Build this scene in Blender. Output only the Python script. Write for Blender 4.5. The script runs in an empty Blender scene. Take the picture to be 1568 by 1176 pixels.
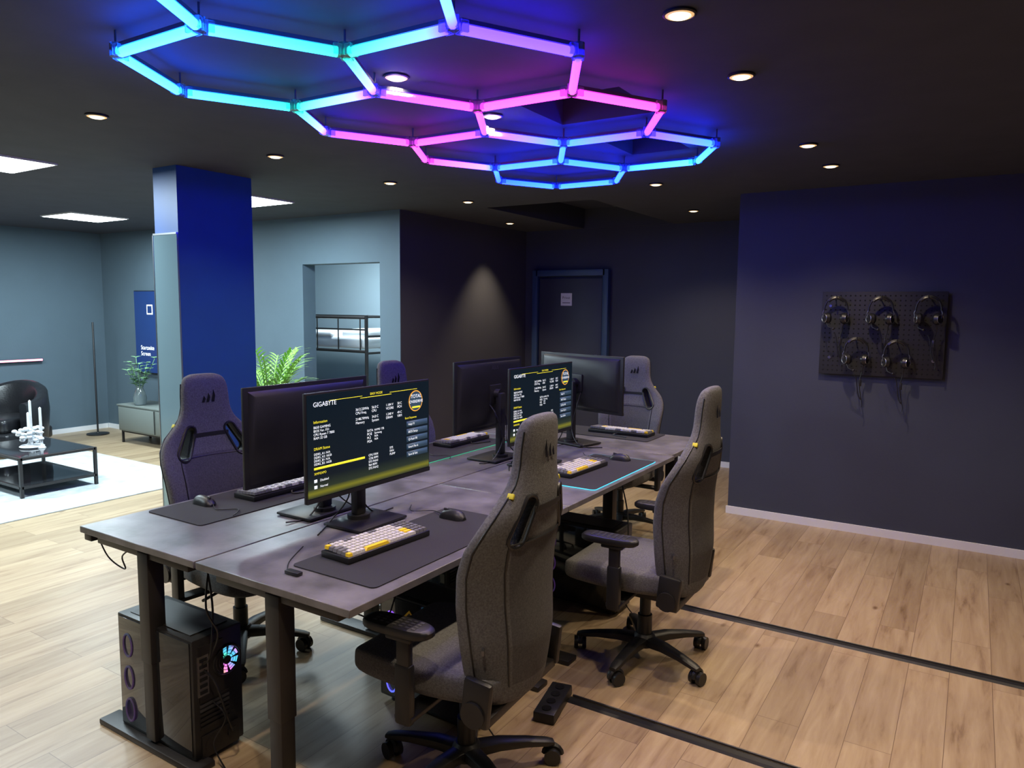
import bpy, bmesh, math, random
from mathutils import Vector, Matrix, Euler
random.seed(7)
PI=math.pi
H=2.566
SC=bpy.context.scene
COL=SC.collection
SC.view_settings.view_transform='Standard'
# ------------------------------------------------------------------ materials
def mat(name, col, rough=.5, metal=0, emit=None, es=0, bump=0, bscale=50, var=0, vscale=5, spec=None, alpha=None, trans=0, stretch=None):
    m=bpy.data.materials.new(name); m.use_nodes=True
    nt=m.node_tree; b=nt.nodes['Principled BSDF']
    b.inputs['Base Color'].default_value=(*col,1); b.inputs['Roughness'].default_value=rough; b.inputs['Metallic'].default_value=metal
    if spec is not None: b.inputs['Specular IOR Level'].default_value=spec
    if trans: b.inputs['Transmission Weight'].default_value=trans
    if alpha is not None: b.inputs['Alpha'].default_value=alpha
    if emit: b.inputs['Emission Color'].default_value=(*emit,1); b.inputs['Emission Strength'].default_value=es
    if bump or var:
        tc=nt.nodes.new('ShaderNodeTexCoord'); mp=nt.nodes.new('ShaderNodeMapping'); nt.links.new(tc.outputs['Object'],mp.inputs[0])
        if stretch: mp.inputs['Scale'].default_value=stretch
    if bump:
        n=nt.nodes.new('ShaderNodeTexNoise'); n.inputs['Scale'].default_value=bscale; n.inputs['Detail'].default_value=3
        nt.links.new(mp.outputs[0],n.inputs['Vector'])
        bp=nt.nodes.new('ShaderNodeBump'); bp.inputs['Strength'].default_value=bump; bp.inputs['Distance'].default_value=.004
        nt.links.new(n.outputs['Fac'],bp.inputs['Height']); nt.links.new(bp.outputs[0],b.inputs['Normal'])
    if var:
        n=nt.nodes.new('ShaderNodeTexNoise'); n.inputs['Scale'].default_value=vscale; n.inputs['Detail'].default_value=6
        nt.links.new(mp.outputs[0],n.inputs['Vector'])
        r=nt.nodes.new('ShaderNodeValToRGB'); r.color_ramp.elements[0].position=.3; r.color_ramp.elements[1].position=.7
        r.color_ramp.elements[0].color=(*[c*(1-var) for c in col],1); r.color_ramp.elements[1].color=(*[min(1,c*(1+var)) for c in col],1)
        nt.links.new(n.outputs['Fac'],r.inputs[0]); nt.links.new(r.outputs[0],b.inputs['Base Color'])
    return m
M={}
M['ceil']=mat('ceiling_paint',(.045,.048,.062),.8,bump=.1,bscale=30,var=.1)
M['wall']=mat('charcoal_navy_paint',(.042,.048,.072),.75,bump=.12,bscale=90,var=.06,vscale=2)
M['wall_l']=mat('lounge_wall_grey_blue',(.085,.125,.155),.75,bump=.12,bscale=90,var=.05,vscale=2)  # lounge walls use a lighter, bluer base than the other walls
M['wall_brown']=mat('anthracite_paint',(.056,.058,.068),.75,bump=.12,bscale=90,var=.06,vscale=2)
M['bunkwall']=mat('bunk_room_paint',(.4,.5,.56),.75)
M['pillar']=mat('blue_paint',(.012,.075,.30),.5,var=.05)
M['white']=mat('white_trim',(.75,.75,.76),.5)
M['black']=mat('black_plastic',(.012,.012,.013),.42,bump=.1,bscale=300)
M['blackg']=mat('gloss_black',(.01,.01,.012),.15)
M['steel']=mat('black_powder_steel',(.018,.016,.016),.45,bump=.08,bscale=400)
M['gunmetal']=mat('gunmetal',(.16,.16,.17),.35,metal=.8)
M['alu']=mat('aluminium',(.5,.5,.52),.3,metal=1)
M['fabric']=mat('grey_fabric',(.12,.12,.124),.95,bump=.7,bscale=420,var=.3,vscale=160)
M['fabric_shade']=mat('panel_fabric_shaded',(.082,.081,.085),.95,bump=.7,bscale=420,var=.25,vscale=160)  # centre-panel fabric, shade on the chair back mixed into its tone
M['pad']=mat('mousepad_cloth',(.02,.019,.023),.9,bump=.3,bscale=500)
M['key_w']=mat('keycap_white',(.62,.61,.58),.5)
M['key_g']=mat('keycap_grey',(.16,.16,.17),.5)
M['key_y']=mat('keycap_yellow',(.9,.62,.03),.5)
M['yellow']=mat('yellow_tag',(.62,.55,.03),.6)
M['glass']=mat('dark_glass',(.02,.022,.025),.05,spec=.8)
M['leather']=mat('black_leather',(.012,.012,.014),.3,bump=.3,bscale=60)
M['ruggrey']=mat('light_rug',(.55,.6,.62),.95,bump=.8,bscale=120,var=.2,vscale=9)
M['sideb']=mat('sideboard_grey_green',(.16,.18,.165),.5)
M['leaf']=mat('leaf_green',(.16,.3,.15),.5,var=.4,vscale=20)
M['palm']=mat('palm_green',(.2,.38,.07),.45,var=.4,vscale=20)
M['bed']=mat('white_bedding',(.75,.78,.8),.9,bump=.6,bscale=18)
M['ceramic']=mat('glass_vase',(.3,.36,.36),.1,trans=.6)
M['door']=mat('door_paint',(.046,.052,.075),.5,var=.05)
M['frame']=mat('door_frame_blue_lit',(.045,.09,.17),.45)  # blue light falling on the frame is put into its colour
M['paper']=mat('paper_sign',(.75,.75,.75),.7)
M['paperink']=mat('sign_ink',(.1,.1,.1),.7)
M['pegb']=mat('pegboard_black',(.013,.013,.017),.65)
M['hole']=mat('peg_hole',(.002,.002,.002),.9)
M['mirror']=mat('mirror_panel',(.26,.38,.43),.14,metal=.5,bump=.25,bscale=6)
M['red_led']=mat('pink_led',(.9,.2,.3),.5,emit=(1,.25,.4),es=4)
M['panel']=mat('led_panel',(1,1,1),.5,emit=(.85,.97,1),es=9)
M['bulb']=mat('downlight_lens',(1,1,1),.5,emit=(1,.86,.58),es=2.2)
M['halo_ring']=mat('downlight_halo_glow',(.8,.6,.4),.5,emit=(1,.58,.25),es=.75)  # emissive ring added as a warm glare halo around the lens
M['cyan']=mat('cyan_edge_led',(.1,.7,.8),.5,emit=(.03,.6,.9),es=1)
M['green']=mat('green_edge_led',(.1,.7,.4),.5,emit=(.05,.8,.35),es=.35)
M['txtw']=mat('ui_white',(1,1,1),.5,emit=(.85,.95,1),es=.9)
M['txty']=mat('ui_yellow',(1,.9,0),.5,emit=(.95,.85,.05),es=.8)
M['txtb']=mat('ui_blue',(.05,.1,.15),.5,emit=(.02,.05,.08),es=.6)
M['txto']=mat('ui_orange',(1,.5,0),.5,emit=(.9,.4,.08),es=.8)
def colorglow(name,cols,st=2.5):
    m=bpy.data.materials.new(name);m.use_nodes=True;nt=m.node_tree;b=nt.nodes['Principled BSDF']
    tc=nt.nodes.new('ShaderNodeTexCoord');n=nt.nodes.new('ShaderNodeTexNoise');n.inputs['Scale'].default_value=9
    r=nt.nodes.new('ShaderNodeValToRGB');nt.links.new(tc.outputs['Object'],n.inputs['Vector']);nt.links.new(n.outputs['Fac'],r.inputs[0])
    r.color_ramp.elements[0].position=.3;r.color_ramp.elements[0].color=(*cols[0],1);r.color_ramp.elements[1].position=.7;r.color_ramp.elements[1].color=(*cols[-1],1)
    for i,c in enumerate(cols[1:-1]):
        e=r.color_ramp.elements.new(.3+.4*(i+1)/(len(cols)-1));e.color=(*c,1)
    nt.links.new(r.outputs[0],b.inputs['Emission Color']);b.inputs['Emission Strength'].default_value=st;b.inputs['Base Color'].default_value=(.05,.05,.05,1)
    return m
M['rgb']=colorglow('rgb_fan_glow',[(.1,.9,.3),(.1,.5,1),(.9,.2,.8),(1,.5,.2)],1.3)
M['rgbblue']=colorglow('rgb_blue_glow',[(.02,.1,.8),(.1,.15,1),(.3,.1,.9)],1.2)
M['rgbdim']=colorglow('rgb_inner_glow',[(.1,.1,.3),(.3,.1,.5),(.1,.2,.6)],.10)
# screen : dark navy with a yellow glow near the lower edge
def screenmat():
    m=bpy.data.materials.new('bios_screen');m.use_nodes=True;nt=m.node_tree;b=nt.nodes['Principled BSDF']
    b.inputs['Base Color'].default_value=(.004,.005,.007,1);b.inputs['Roughness'].default_value=.25
    tc=nt.nodes.new('ShaderNodeTexCoord');sp=nt.nodes.new('ShaderNodeSeparateXYZ');nt.links.new(tc.outputs['Generated'],sp.inputs[0])
    r=nt.nodes.new('ShaderNodeValToRGB');nt.links.new(sp.outputs['Z'],r.inputs[0])
    el=r.color_ramp.elements;el[0].position=0;el[0].color=(.02,.03,.02,1);el[1].position=1;el[1].color=(.004,.012,.02,1)
    e=el.new(.045);e.color=(.26,.25,.02,1);e=el.new(.09);e.color=(.03,.045,.025,1);e=el.new(.2);e.color=(.004,.011,.018,1)
    nt.links.new(r.outputs[0],b.inputs['Emission Color']);b.inputs['Emission Strength'].default_value=.75
    return m
M['screen']=screenmat()
def floormat():
    m=bpy.data.materials.new('oak_planks');m.use_nodes=True;nt=m.node_tree;b=nt.nodes['Principled BSDF'];N=nt.nodes.new;Lk=nt.links.new
    tc=N('ShaderNodeTexCoord');mp=N('ShaderNodeMapping');Lk(tc.outputs['Object'],mp.inputs[0]);mp.inputs['Rotation'].default_value=(0,0,PI/2)
    br=N('ShaderNodeTexBrick');Lk(mp.outputs[0],br.inputs['Vector']);br.offset=.37;br.offset_frequency=2
    br.inputs['Scale'].default_value=1;br.inputs['Brick Width'].default_value=1.25;br.inputs['Row Height'].default_value=.165
    br.inputs['Mortar Size'].default_value=.0012;br.inputs['Bias'].default_value=0
    br.inputs['Color1'].default_value=(0,0,0,1);br.inputs['Color2'].default_value=(1,1,1,1);br.inputs['Mortar'].default_value=(.5,.5,.5,1)
    # grain
    m2=N('ShaderNodeMapping');Lk(tc.outputs['Object'],m2.inputs[0]);m2.inputs['Scale'].default_value=(14,1.3,1)
    add=N('ShaderNodeVectorMath');add.operation='MULTIPLY_ADD';Lk(br.outputs['Color'],add.inputs[0]);add.inputs[1].default_value=(9,7,3);Lk(m2.outputs[0],add.inputs[2])
    n=N('ShaderNodeTexNoise');n.inputs['Scale'].default_value=1.6;n.inputs['Detail'].default_value=8;n.inputs['Roughness'].default_value=.62;n.inputs['Distortion'].default_value=.5
    Lk(add.outputs[0],n.inputs['Vector'])
    r=N('ShaderNodeValToRGB');Lk(n.outputs['Fac'],r.inputs[0])
    el=r.color_ramp.elements;el[0].position=.26;el[0].color=(.21,.13,.07,1);el[1].position=.72;el[1].color=(.50,.385,.245,1)
    e=el.new(.42);e.color=(.385,.275,.165,1)
    mx=N('ShaderNodeMix');mx.data_type='RGBA';mx.blend_type='MULTIPLY';mx.inputs[0].default_value=1
    r2=N('ShaderNodeValToRGB');Lk(br.outputs['Color'],r2.inputs[0]);r2.color_ramp.elements[0].color=(.76,.74,.72,1);r2.color_ramp.elements[1].color=(1.0,1.0,1.0,1)
    Lk(r.outputs[0],mx.inputs[6]);Lk(r2.outputs[0],mx.inputs[7])
    kn=N('ShaderNodeTexVoronoi');kn.inputs['Scale'].default_value=2.6;m3=N('ShaderNodeMapping');m3.inputs['Scale'].default_value=(1.6,.8,1);Lk(tc.outputs['Object'],m3.inputs[0]);Lk(m3.outputs[0],kn.inputs['Vector'])
    kr=N('ShaderNodeValToRGB');Lk(kn.outputs['Distance'],kr.inputs[0]);kr.color_ramp.elements[0].position=.015;kr.color_ramp.elements[0].color=(.38,.3,.24,1);kr.color_ramp.elements[1].position=.075;kr.color_ramp.elements[1].color=(1,1,1,1)
    mk=N('ShaderNodeMix');mk.data_type='RGBA';mk.blend_type='MULTIPLY';mk.inputs[0].default_value=1;Lk(mx.outputs[2],mk.inputs[6]);Lk(kr.outputs[0],mk.inputs[7])
    mx2=N('ShaderNodeMix');mx2.data_type='RGBA';Lk(br.outputs['Fac'],mx2.inputs[0]);Lk(mk.outputs[2],mx2.inputs[6]);mx2.inputs[7].default_value=(.16,.10,.06,1)
    Lk(mx2.outputs[2],b.inputs['Base Color']);b.inputs['Roughness'].default_value=.40
    bp=N('ShaderNodeBump');bp.inputs['Strength'].default_value=.15;bp.inputs['Distance'].default_value=.002;Lk(n.outputs['Fac'],bp.inputs['Height']);Lk(bp.outputs[0],b.inputs['Normal'])
    return m
M['floor']=floormat()
M['desk']=mat('dark_concrete_laminate',(.13,.124,.132),.36,bump=.1,bscale=60,var=.45,vscale=7)
def attrmat():
    m=bpy.data.materials.new('rgb_tube_light');m.use_nodes=True;nt=m.node_tree;b=nt.nodes['Principled BSDF']
    a=nt.nodes.new('ShaderNodeAttribute');a.attribute_name='Col'
    nt.links.new(a.outputs['Color'],b.inputs['Emission Color']);b.inputs['Emission Strength'].default_value=TUBE
    b.inputs['Base Color'].default_value=(.3,.3,.3,1)
    return m
TUBE=38
M['tube']=attrmat()
# ------------------------------------------------------------------ mesh builder
def grp(name,loc=(0,0,0),rz=0,sc=1):
    e=bpy.data.objects.new(name,None);e.empty_display_size=.1;e.location=loc;e.rotation_euler=(0,0,rz);e.scale=(sc,sc,sc);COL.objects.link(e);return e
class MB:
    def __init__(s): s.bm=bmesh.new(); s.mats=[]
    def mi(s,m):
        m=M[m] if isinstance(m,str) else m
        if m not in s.mats: s.mats.append(m)
        return s.mats.index(m)
    def _tag(s,faces,m):
        i=s.mi(m)
        for f in faces: f.material_index=i; f.smooth=True
    def box(s,c,d,m,rot=None,bev=0,seg=2,taper=1):
        t=bmesh.new();bmesh.ops.create_cube(t,size=1)
        for v in t.verts:
            k=taper if v.co.z>0 else 1
            v.co=Vector((v.co.x*d[0]*k,v.co.y*d[1]*k,v.co.z*d[2]))
        if bev: bmesh.ops.bevel(t,geom=t.edges[:],offset=bev,segments=seg,affect='EDGES',profile=.5)
        if rot: bmesh.ops.rotate(t,verts=t.verts,cent=(0,0,0),matrix=Euler(rot).to_matrix())
        bmesh.ops.translate(t,verts=t.verts,vec=c)
        s.merge(t,m)
    def merge(s,t,m):
        mp={}
        for v in t.verts: mp[v]=s.bm.verts.new(v.co)
        fs=[]
        for f in t.faces:
            try: fs.append(s.bm.faces.new([mp[v] for v in f.verts]))
            except: pass
        s._tag(fs,m);t.free()
    def loft(s,rings,m,cap=True,closed=True,loop=False):
        vs=[[s.bm.verts.new(p) for p in r] for r in rings];n=len(vs[0]);fs=[];R=len(vs)
        for i in range(R if loop else R-1):
            A=vs[i];B=vs[(i+1)%R]
            for j in range(n if closed else n-1):
                k=(j+1)%n
                fs.append(s.bm.faces.new((A[j],A[k],B[k],B[j])))
        if cap and not loop and closed:
            fs.append(s.bm.faces.new(vs[0][::-1]));fs.append(s.bm.faces.new(vs[-1]))
        s._tag(fs,m);return vs,fs
    def cyl(s,p0,p1,r0,m,r1=None,seg=16):
        s.tube([p0,p1],[r0,r0 if r1 is None else r1],m,seg)
    def tube(s,pts,r,m,seg=8,loop=False):
        pts=[Vector(p) for p in pts];n=len(pts);rs=r if isinstance(r,(list,tuple)) else [r]*n
        rings=[];up=None
        for i,p in enumerate(pts):
            if loop: d=pts[(i+1)%n]-pts[i-1]
            else: d=pts[min(i+1,n-1)]-pts[max(i-1,0)]
            d.normalize()
            if up is None:
                up=Vector((0,0,1)) if abs(d.z)<.9 else Vector((1,0,0))
            a=d.cross(up)
            if a.length<1e-4: a=d.orthogonal()
            a.normalize();b=a.cross(d);b.normalize();up=b
            rings.append([p+a*math.cos(2*PI*k/seg)*rs[i]+b*math.sin(2*PI*k/seg)*rs[i] for k in range(seg)])
        return s.loft(rings,m,loop=loop)
    def lathe(s,prof,m,c=(0,0,0),seg=24):
        rings=[[(c[0]+max(r,1e-4)*math.cos(2*PI*k/seg),c[1]+max(r,1e-4)*math.sin(2*PI*k/seg),c[2]+z) for k in range(seg)] for r,z in prof]
        s.loft(rings,m)
    def ball(s,c,r,m,sc=(1,1,1),seg=16):
        t=bmesh.new();bmesh.ops.create_uvsphere(t,u_segments=seg,v_segments=seg//2+2,radius=r)
        for v in t.verts: v.co=Vector((v.co.x*sc[0]+c[0],v.co.y*sc[1]+c[1],v.co.z*sc[2]+c[2]))
        s.merge(t,m)
    def poly(s,pts,m):
        f=s.bm.faces.new([s.bm.verts.new(p) for p in pts]);s._tag([f],m);return f
    def done(s,name,parent=None,ang=38,loc=None,flip=True):
        if flip: bmesh.ops.recalc_face_normals(s.bm,faces=s.bm.faces)
        for e in s.bm.edges:
            if len(e.link_faces)==2 and e.calc_face_angle(0)>math.radians(ang): e.smooth=False
        me=bpy.data.meshes.new(name);s.bm.to_mesh(me);s.bm.free()
        for m in s.mats: me.materials.append(m)
        o=bpy.data.objects.new(name,me);COL.objects.link(o)
        if parent: o.parent=parent
        if loc: o.location=loc
        return o
def wiggle(pts,n=6):
    # catmull-rom
    P=[Vector(p) for p in pts];P=[P[0]]+P+[P[-1]];o=[]
    for i in range(1,len(P)-2):
        for k in range(n):
            t=k/n;a,b,c,d=P[i-1],P[i],P[i+1],P[i+2]
            o.append(.5*((2*b)+(c-a)*t+(2*a-5*b+4*c-d)*t*t+(3*b-a-3*c+d)*t**3))
    o.append(P[-2]);return o
# ------------------------------------------------------------------ room shell
XL,XR,YN=-9.8,3.2,-2.6
YB=7.64;YP=5.92;XP=-1.628;XW=-4.637;YL=5.35
def simplebox(name,x0,x1,y0,y1,z0,z1,m):
    b=MB();b.box(((x0+x1)/2,(y0+y1)/2,(z0+z1)/2),(x1-x0,y1-y0,z1-z0),m);return b.done(name)
simplebox('floor',XL-.1,XR+.1,YN-.1,YB+.1,-.1,0,'floor')
simplebox('wall_left',XL-.15,XL,YN,YL+.15,0,H+.3,'wall_l')
simplebox('wall_right',XR,XR+.15,YN,YP+.15,0,H+.3,'wall')
simplebox('wall_front',XL,XR,YN-.15,YN,0,H+.3,'wall')
b=MB();b.box(((XP+XR)/2,YP+.1,(H+.3)/2),(XR-XP,.2,H+.3),'wall');b.box((XP+.1,(YP+.2+YB)/2,(H+.3)/2),(.2,YB-YP-.2,H+.3),'wall');b.done('wall_pegboard')
simplebox('wall_back',XW-.02,XP+.2,YB,YB+.15,0,H+.3,'wall')
b=MB();b.box((XW-.07,(YL+YB)/2,(H+.3)/2),(.14,YB-YL,H+.3),'wall_brown');b.done('wall_corridor')
OX0,OX1,OZ=-5.975,-4.90,2.085
b=MB();T=.17
b.box(((XL+OX0)/2,YL+T/2,(H+.3)/2),(OX0-XL,T,H+.3),'wall_l')
b.box(((OX1+XW-.14)/2,YL+T/2,(H+.3)/2),(XW-.14-OX1,T,H+.3),'wall_l')
b.box(((OX0+OX1)/2,YL+T/2,(OZ+H+.3)/2),(OX1-OX0,T,H+.3-OZ),'wall_l')
b.box((XW-.07,YL-.004,(H+.3)/2),(.142,.01,H+.3),'wall_l')
b.done('wall_lounge')
b=MB();b.box((-6.6,7.6,1.4),(3.8,.1,2.8),'bunkwall');b.box((-8.5,6.55,1.4),(.1,2.1,2.8),'bunkwall');b.box((XW-.16,6.6,1.4),(.03,1.9,2.8),'bunkwall');b.done('wall_bunkroom')
simplebox('floor_bunkroom',-8.5,XW-.14,YL+T,7.6,-.02,.002,'floor')
simplebox('ceiling_bunkroom',-8.5,XW-.15,YL+T+.01,7.6,H,H+.1,'white')
# ceiling with recess openings
holes=[(-3.85,-2.78,5.64,7.62,.22),(-1.80,-1.30,2.86,3.30,.25),(-1.78,-1.43,3.73,4.13,.25)]
xs=sorted({XL-.1,XR+.1,XW-.14}|{h[0] for h in holes}|{h[1] for h in holes});ys=sorted({YN-.1,YB+.1,YL+T}|{h[2] for h in holes}|{h[3] for h in holes})
b=MB()
for i in range(len(xs)-1):
    for j in range(len(ys)-1):
        cx=(xs[i]+xs[i+1])/2;cy=(ys[j]+ys[j+1])/2
        if any(h[0]<cx<h[1] and h[2]<cy<h[3] for h in holes): continue
        if cx<XW-.14 and cy>YL+T: continue
        b.poly([(xs[i],ys[j],H),(xs[i],ys[j+1],H),(xs[i+1],ys[j+1],H),(xs[i+1],ys[j],H)],'ceil')
for x0,x1,y0,y1,d in holes:
    z=H+d
    b.poly([(x0,y0,z),(x0,y1,z),(x1,y1,z),(x1,y0,z)],'wall')
    for p,q in [((x0,y0),(x1,y0)),((x1,y0),(x1,y1)),((x1,y1),(x0,y1)),((x0,y1),(x0,y0))]:
        b.poly([(*p,H),(*q,H),(*q,z),(*p,z)],'wall')
b.done('ceiling',flip=False)
# baseboards
simplebox('baseboard_pegboard',XP-.012,XR,YP-.014,YP,0,.06,'white')
simplebox('baseboard_back',-3.5,XP,YB-.014,YB,0,.06,'white')
simplebox('baseboard_corridor',XW,XW+.014,YL,YB-.02,0,.06,'white')
simplebox('baseboard_lounge',XL,OX0-.02,YL-.014,YL,0,.06,'white')
simplebox('baseboard_left',XL,XL+.014,YN,YL-.02,0,.06,'white')
# door
d=grp('door_1',(0,0,0))
b=MB();b.box((-4.01,YB-.02,1.0),(.82,.04,2.0),'door',bev=.003);b.done('leaf',d)
b=MB()
for x in (-4.50+.03,-3.55): b.box((x,YB-.035,1.05),(.07,.07,2.10),'frame',bev=.004)
b.box((-4.01,YB-.035,2.065),(.9,.07,.07),'frame',bev=.004);b.done('frame',d)
b=MB();b.box((-3.66,YB-.05,1.03),(.035,.012,.2),'alu',bev=.003);b.cyl((-3.66,YB-.05,1.06),(-3.66,YB-.09,1.06),.009,'alu');b.cyl((-3.66,YB-.09,1.06),(-3.78,YB-.09,1.06),.009,'alu');b.done('handle',d)
b=MB();b.box((-4.055,YB-.043,1.76),(.145,.004,.145),'paper');b.box((-4.055,YB-.046,1.72),(.1,.002,.008),'paperink');b.done('sign_plate',d)
def text(body,size,m,loc,rot,parent,align='LEFT',name='label',ext=0):
    c=bpy.data.curves.new(name,'FONT');c.body=body;c.size=size;c.align_x=align;c.extrude=ext;c.materials.append(M[m])
    o=bpy.data.objects.new(name,c);COL.objects.link(o);o.location=loc;o.rotation_euler=rot;o.parent=parent;return o
text('Privat',.045,'paperink',(-4.055,YB-.0475,1.765),(PI/2,0,0),d,'CENTER','sign_text')
# pillar
p=grp('pillar')
b=MB();b.box((-4.61,3.255,H/2),(.26,.59,H),'pillar');b.done('core',p)
b=MB();b.box((-4.61,2.952,1.06),(.262,.012,2.12),'mirror');b.box((-4.61,2.95,2.126),(.262,.014,.012),'alu');b.box((-4.745,2.95,1.06),(.008,.014,2.12),'alu');b.done('mirror_panel',p)
# ------------------------------------------------------------------ lights
def downlight(x,y,e=60,z=H,size=125):
    g=grp('recessed_downlight',(x,y,z))
    b=MB();b.lathe([(.052,-.001),(.052,-.007),(.046,-.010),(.044,-.004),(.044,-.001)],'black');b.done('ring',g)
    b=MB();b.lathe([(.044,-.002),(.044,-.008),(.036,-.011),(.032,-.005),(.032,-.002)],'halo_ring');b.done('halo_ring',g)  # glowing halo ring between trim and lens, not a lamp part
    b=MB();b.lathe([(0.001,-.004),(.034,-.004),(.028,-.014),(0.001,-.017)],'bulb');b.done('lens',g)
    l=bpy.data.lights.new('downlight','SPOT');l.energy=e;l.color=(1,.8,.56);l.spot_size=math.radians(size);l.spot_blend=.8;l.shadow_soft_size=.03
    o=bpy.data.objects.new('lamp',l);COL.objects.link(o);o.parent=g;o.location=(0,0,-.03)
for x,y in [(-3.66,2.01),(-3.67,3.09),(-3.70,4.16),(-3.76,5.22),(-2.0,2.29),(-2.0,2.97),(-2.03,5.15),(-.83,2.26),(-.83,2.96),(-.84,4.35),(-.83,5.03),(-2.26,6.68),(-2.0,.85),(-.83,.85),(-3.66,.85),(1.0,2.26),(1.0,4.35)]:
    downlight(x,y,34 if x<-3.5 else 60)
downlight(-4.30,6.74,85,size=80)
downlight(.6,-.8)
def panel(x0,x1,y0,y1,e):
    g=grp('led_ceiling_panel',((x0+x1)/2,(y0+y1)/2,H))
    b=MB();b.box((0,0,-.006),(x1-x0,y1-y0,.012),'white');b.done('frame',g)
    b=MB();b.box((0,0,-.013),(x1-x0-.03,y1-y0-.03,.003),'panel');b.done('diffuser',g)
    l=bpy.data.lights.new('panel','AREA');l.energy=e;l.color=(.74,.92,1);l.shape='RECTANGLE';l.size=x1-x0-.05;l.size_y=y1-y0-.05
    o=bpy.data.objects.new('lamp',l);COL.objects.link(o);o.parent=g;o.location=(0,0,-.03)
for q in [(-5.73,-5.13,1.95,2.55),(-8.3,-7.7,3.92,4.52),(-5.73,-5.13,3.92,4.52),(-8.3,-7.7,1.95,2.55),(-5.73,-5.13,-.1,.5)]: panel(*q,80)
panel(-6.6,-6.0,6.1,6.7,50)
# honeycomb tube light
g=grp('honeycomb_led_light',(0,0,0))
s=.7708;A0=1.5781;B0=A0-PI/3;ox,oy=-2.265,1.826;HZ=2.492
def hw(i,j): 
    i/=3;j/=3
    return Vector((ox+s*(i*math.cos(A0)+j*math.cos(B0)),oy+s*(i*math.sin(A0)+j*math.sin(B0)),HZ))
CY=(.006,.085,1.0);TE=(.002,.12,.09);VI=(.012,.005,1.0);PK=(.20,.006,.20);BL=(.002,.009,1.0);PU=(.026,.005,.8);MG=(.18,.005,.09)
LB=(.003,.018,1.0)
hc={(-1,-1):CY,(-2,1):CY,(1,-2):CY,(2,-1):TE,(-1,2):TE,(1,1):PU,(-2,4):VI,(-1,5):VI,(1,4):PK,(2,2):PK,(4,-2):PU,(5,-1):PK,(4,1):PU,(2,5):MG,(4,4):VI,(5,2):LB,(7,-2):PK,(8,-1):LB,(7,1):LB,(8,2):LB,(5,5):LB,(7,4):CY,(10,-2):BL,(11,-1):LB,(10,1):LB}
offs=[(1,1),(-1,2),(-2,1),(-1,-1),(1,-2),(2,-1)]
edges=set();vset=set()
for cx,cy in [(0,0),(0,1),(1,0),(1,1),(2,0),(2,1),(3,0),(-1,1)]:
    vs=[(cx*3+a,cy*3+c) for a,c in offs]
    for k in range(6):
        edges.add(tuple(sorted((vs[k],vs[(k+1)%6]))));vset.add(vs[k])
b=MB();lay=b.bm.loops.layers.float_color.new('Col');prof=MB();hub=MB()
for u,v in sorted(edges):
    a=hw(*u);c=hw(*v);d=(c-a).normalized();L=(c-a).length
    p0=a+d*.026;p1=c-d*.026;n=6
    side=Vector((-d.y,d.x,0))
    rings=[];cols=[]
    cu=Vector(hc.get(u,CY));cv=Vector(hc.get(v,CY))
    for k in range(n+1):
        t=k/n;q=p0.lerp(p1,t);rings.append([q+side*.0155*math.cos(2*PI*m/10)+Vector((0,0,-.002+.0155*math.sin(2*PI*m/10))) for m in range(10)]);cols.append(cu.lerp(cv,t))
    vs,fs=b.loft(rings,'tube')
    look={}
    for k,r in enumerate(vs):
        for w in r: look[w]=cols[k]
    for f in fs:
        for lp in f.loops: w=look[lp.vert];lp[lay]=(w.x,w.y,w.z,1)
    mid=(p0+p1)/2;prof.box((mid.x,mid.y,HZ+.022),(L-.05,.014,.014),'gunmetal',rot=(0,0,math.atan2(d.y,d.x)))
for v in sorted(vset):
    q=hw(*v);hub.cyl(q+Vector((0,0,-.012)),q+Vector((0,0,.03)),.020,'ceramic',seg=12)
    hub.cyl(q+Vector((0,0,.03)),(q.x,q.y,H-.001),.004,'gunmetal',seg=6)
    for (u,w) in sorted(edges):
        if v in (u,w):
            o=hw(*(w if v==u else u));d=(o-q).normalized();m=q+d*.028
            hub.box((m.x,m.y,HZ+.004),(.028,.040,.034),'ceramic',rot=(0,0,math.atan2(d.y,d.x)))
b.done('diffuser_tubes',g);prof.done('aluminium_profiles',g);hub.done('connectors',g)
# ------------------------------------------------------------------ desks
DZ=.80
def desk(name,x0,x1,y0,y1,legs,trans=False):
    g=grp(name,((x0+x1)/2,(y0+y1)/2,0));w=x1-x0;l=y1-y0
    b=MB();b.box((0,0,DZ-.0125),(w,l,.025),'desk',bev=.002,seg=1);b.done('top',g)
    b=MB()
    if not trans:
        for yy in legs:
            lx=.022 if x0<-2.5 else .0
            b.box((lx,yy,.40),(.058,.056,.73),'steel',bev=.004)
            b.box((lx,yy,.55),(.066,.064,.42),'steel',bev=.004)
            b.box((0,yy,DZ-.045),(w*.8,.05,.035),'steel',bev=.004)
            b.box((0,yy,.012),(w*.86,.085,.024),'steel',bev=.006)
        for xx in (-w*.2,w*.2): b.box((xx,0,DZ-.045),(.04,l-.15,.03),'steel')
        b.box((w*.28 if x0<-2.5 else -w*.28,0,DZ-.1),(.12,l*.7,.05),'black')
    else:
        for xx in legs:
            b.box((xx,0,.40),(.06,.07,.73),'steel',bev=.004);b.box((xx,0,.012),(.08,l*.86,.024),'steel',bev=.006);b.box((xx,0,DZ-.045),(.05,l*.8,.035),'steel')
        for yy in (-.15,.15): b.box((0,yy,DZ-.045),(w-.15,.04,.03),'steel')
    b.done('frame',g)
    b=MB();
    b.tube(wiggle([(0,-l*.3,DZ-.06),(.05,-l*.1,DZ-.18),(-.04,l*.1,DZ-.14),(.03,l*.3,DZ-.07)]),.004,'black',6)
    b.tube(wiggle([(.05,-l*.4,DZ-.06),(.08,-l*.25,DZ-.2),(.02,-l*.1,DZ-.3),(0,0,DZ-.07)]),.003,'black',6)
    b.done('cables',g);return g
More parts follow.
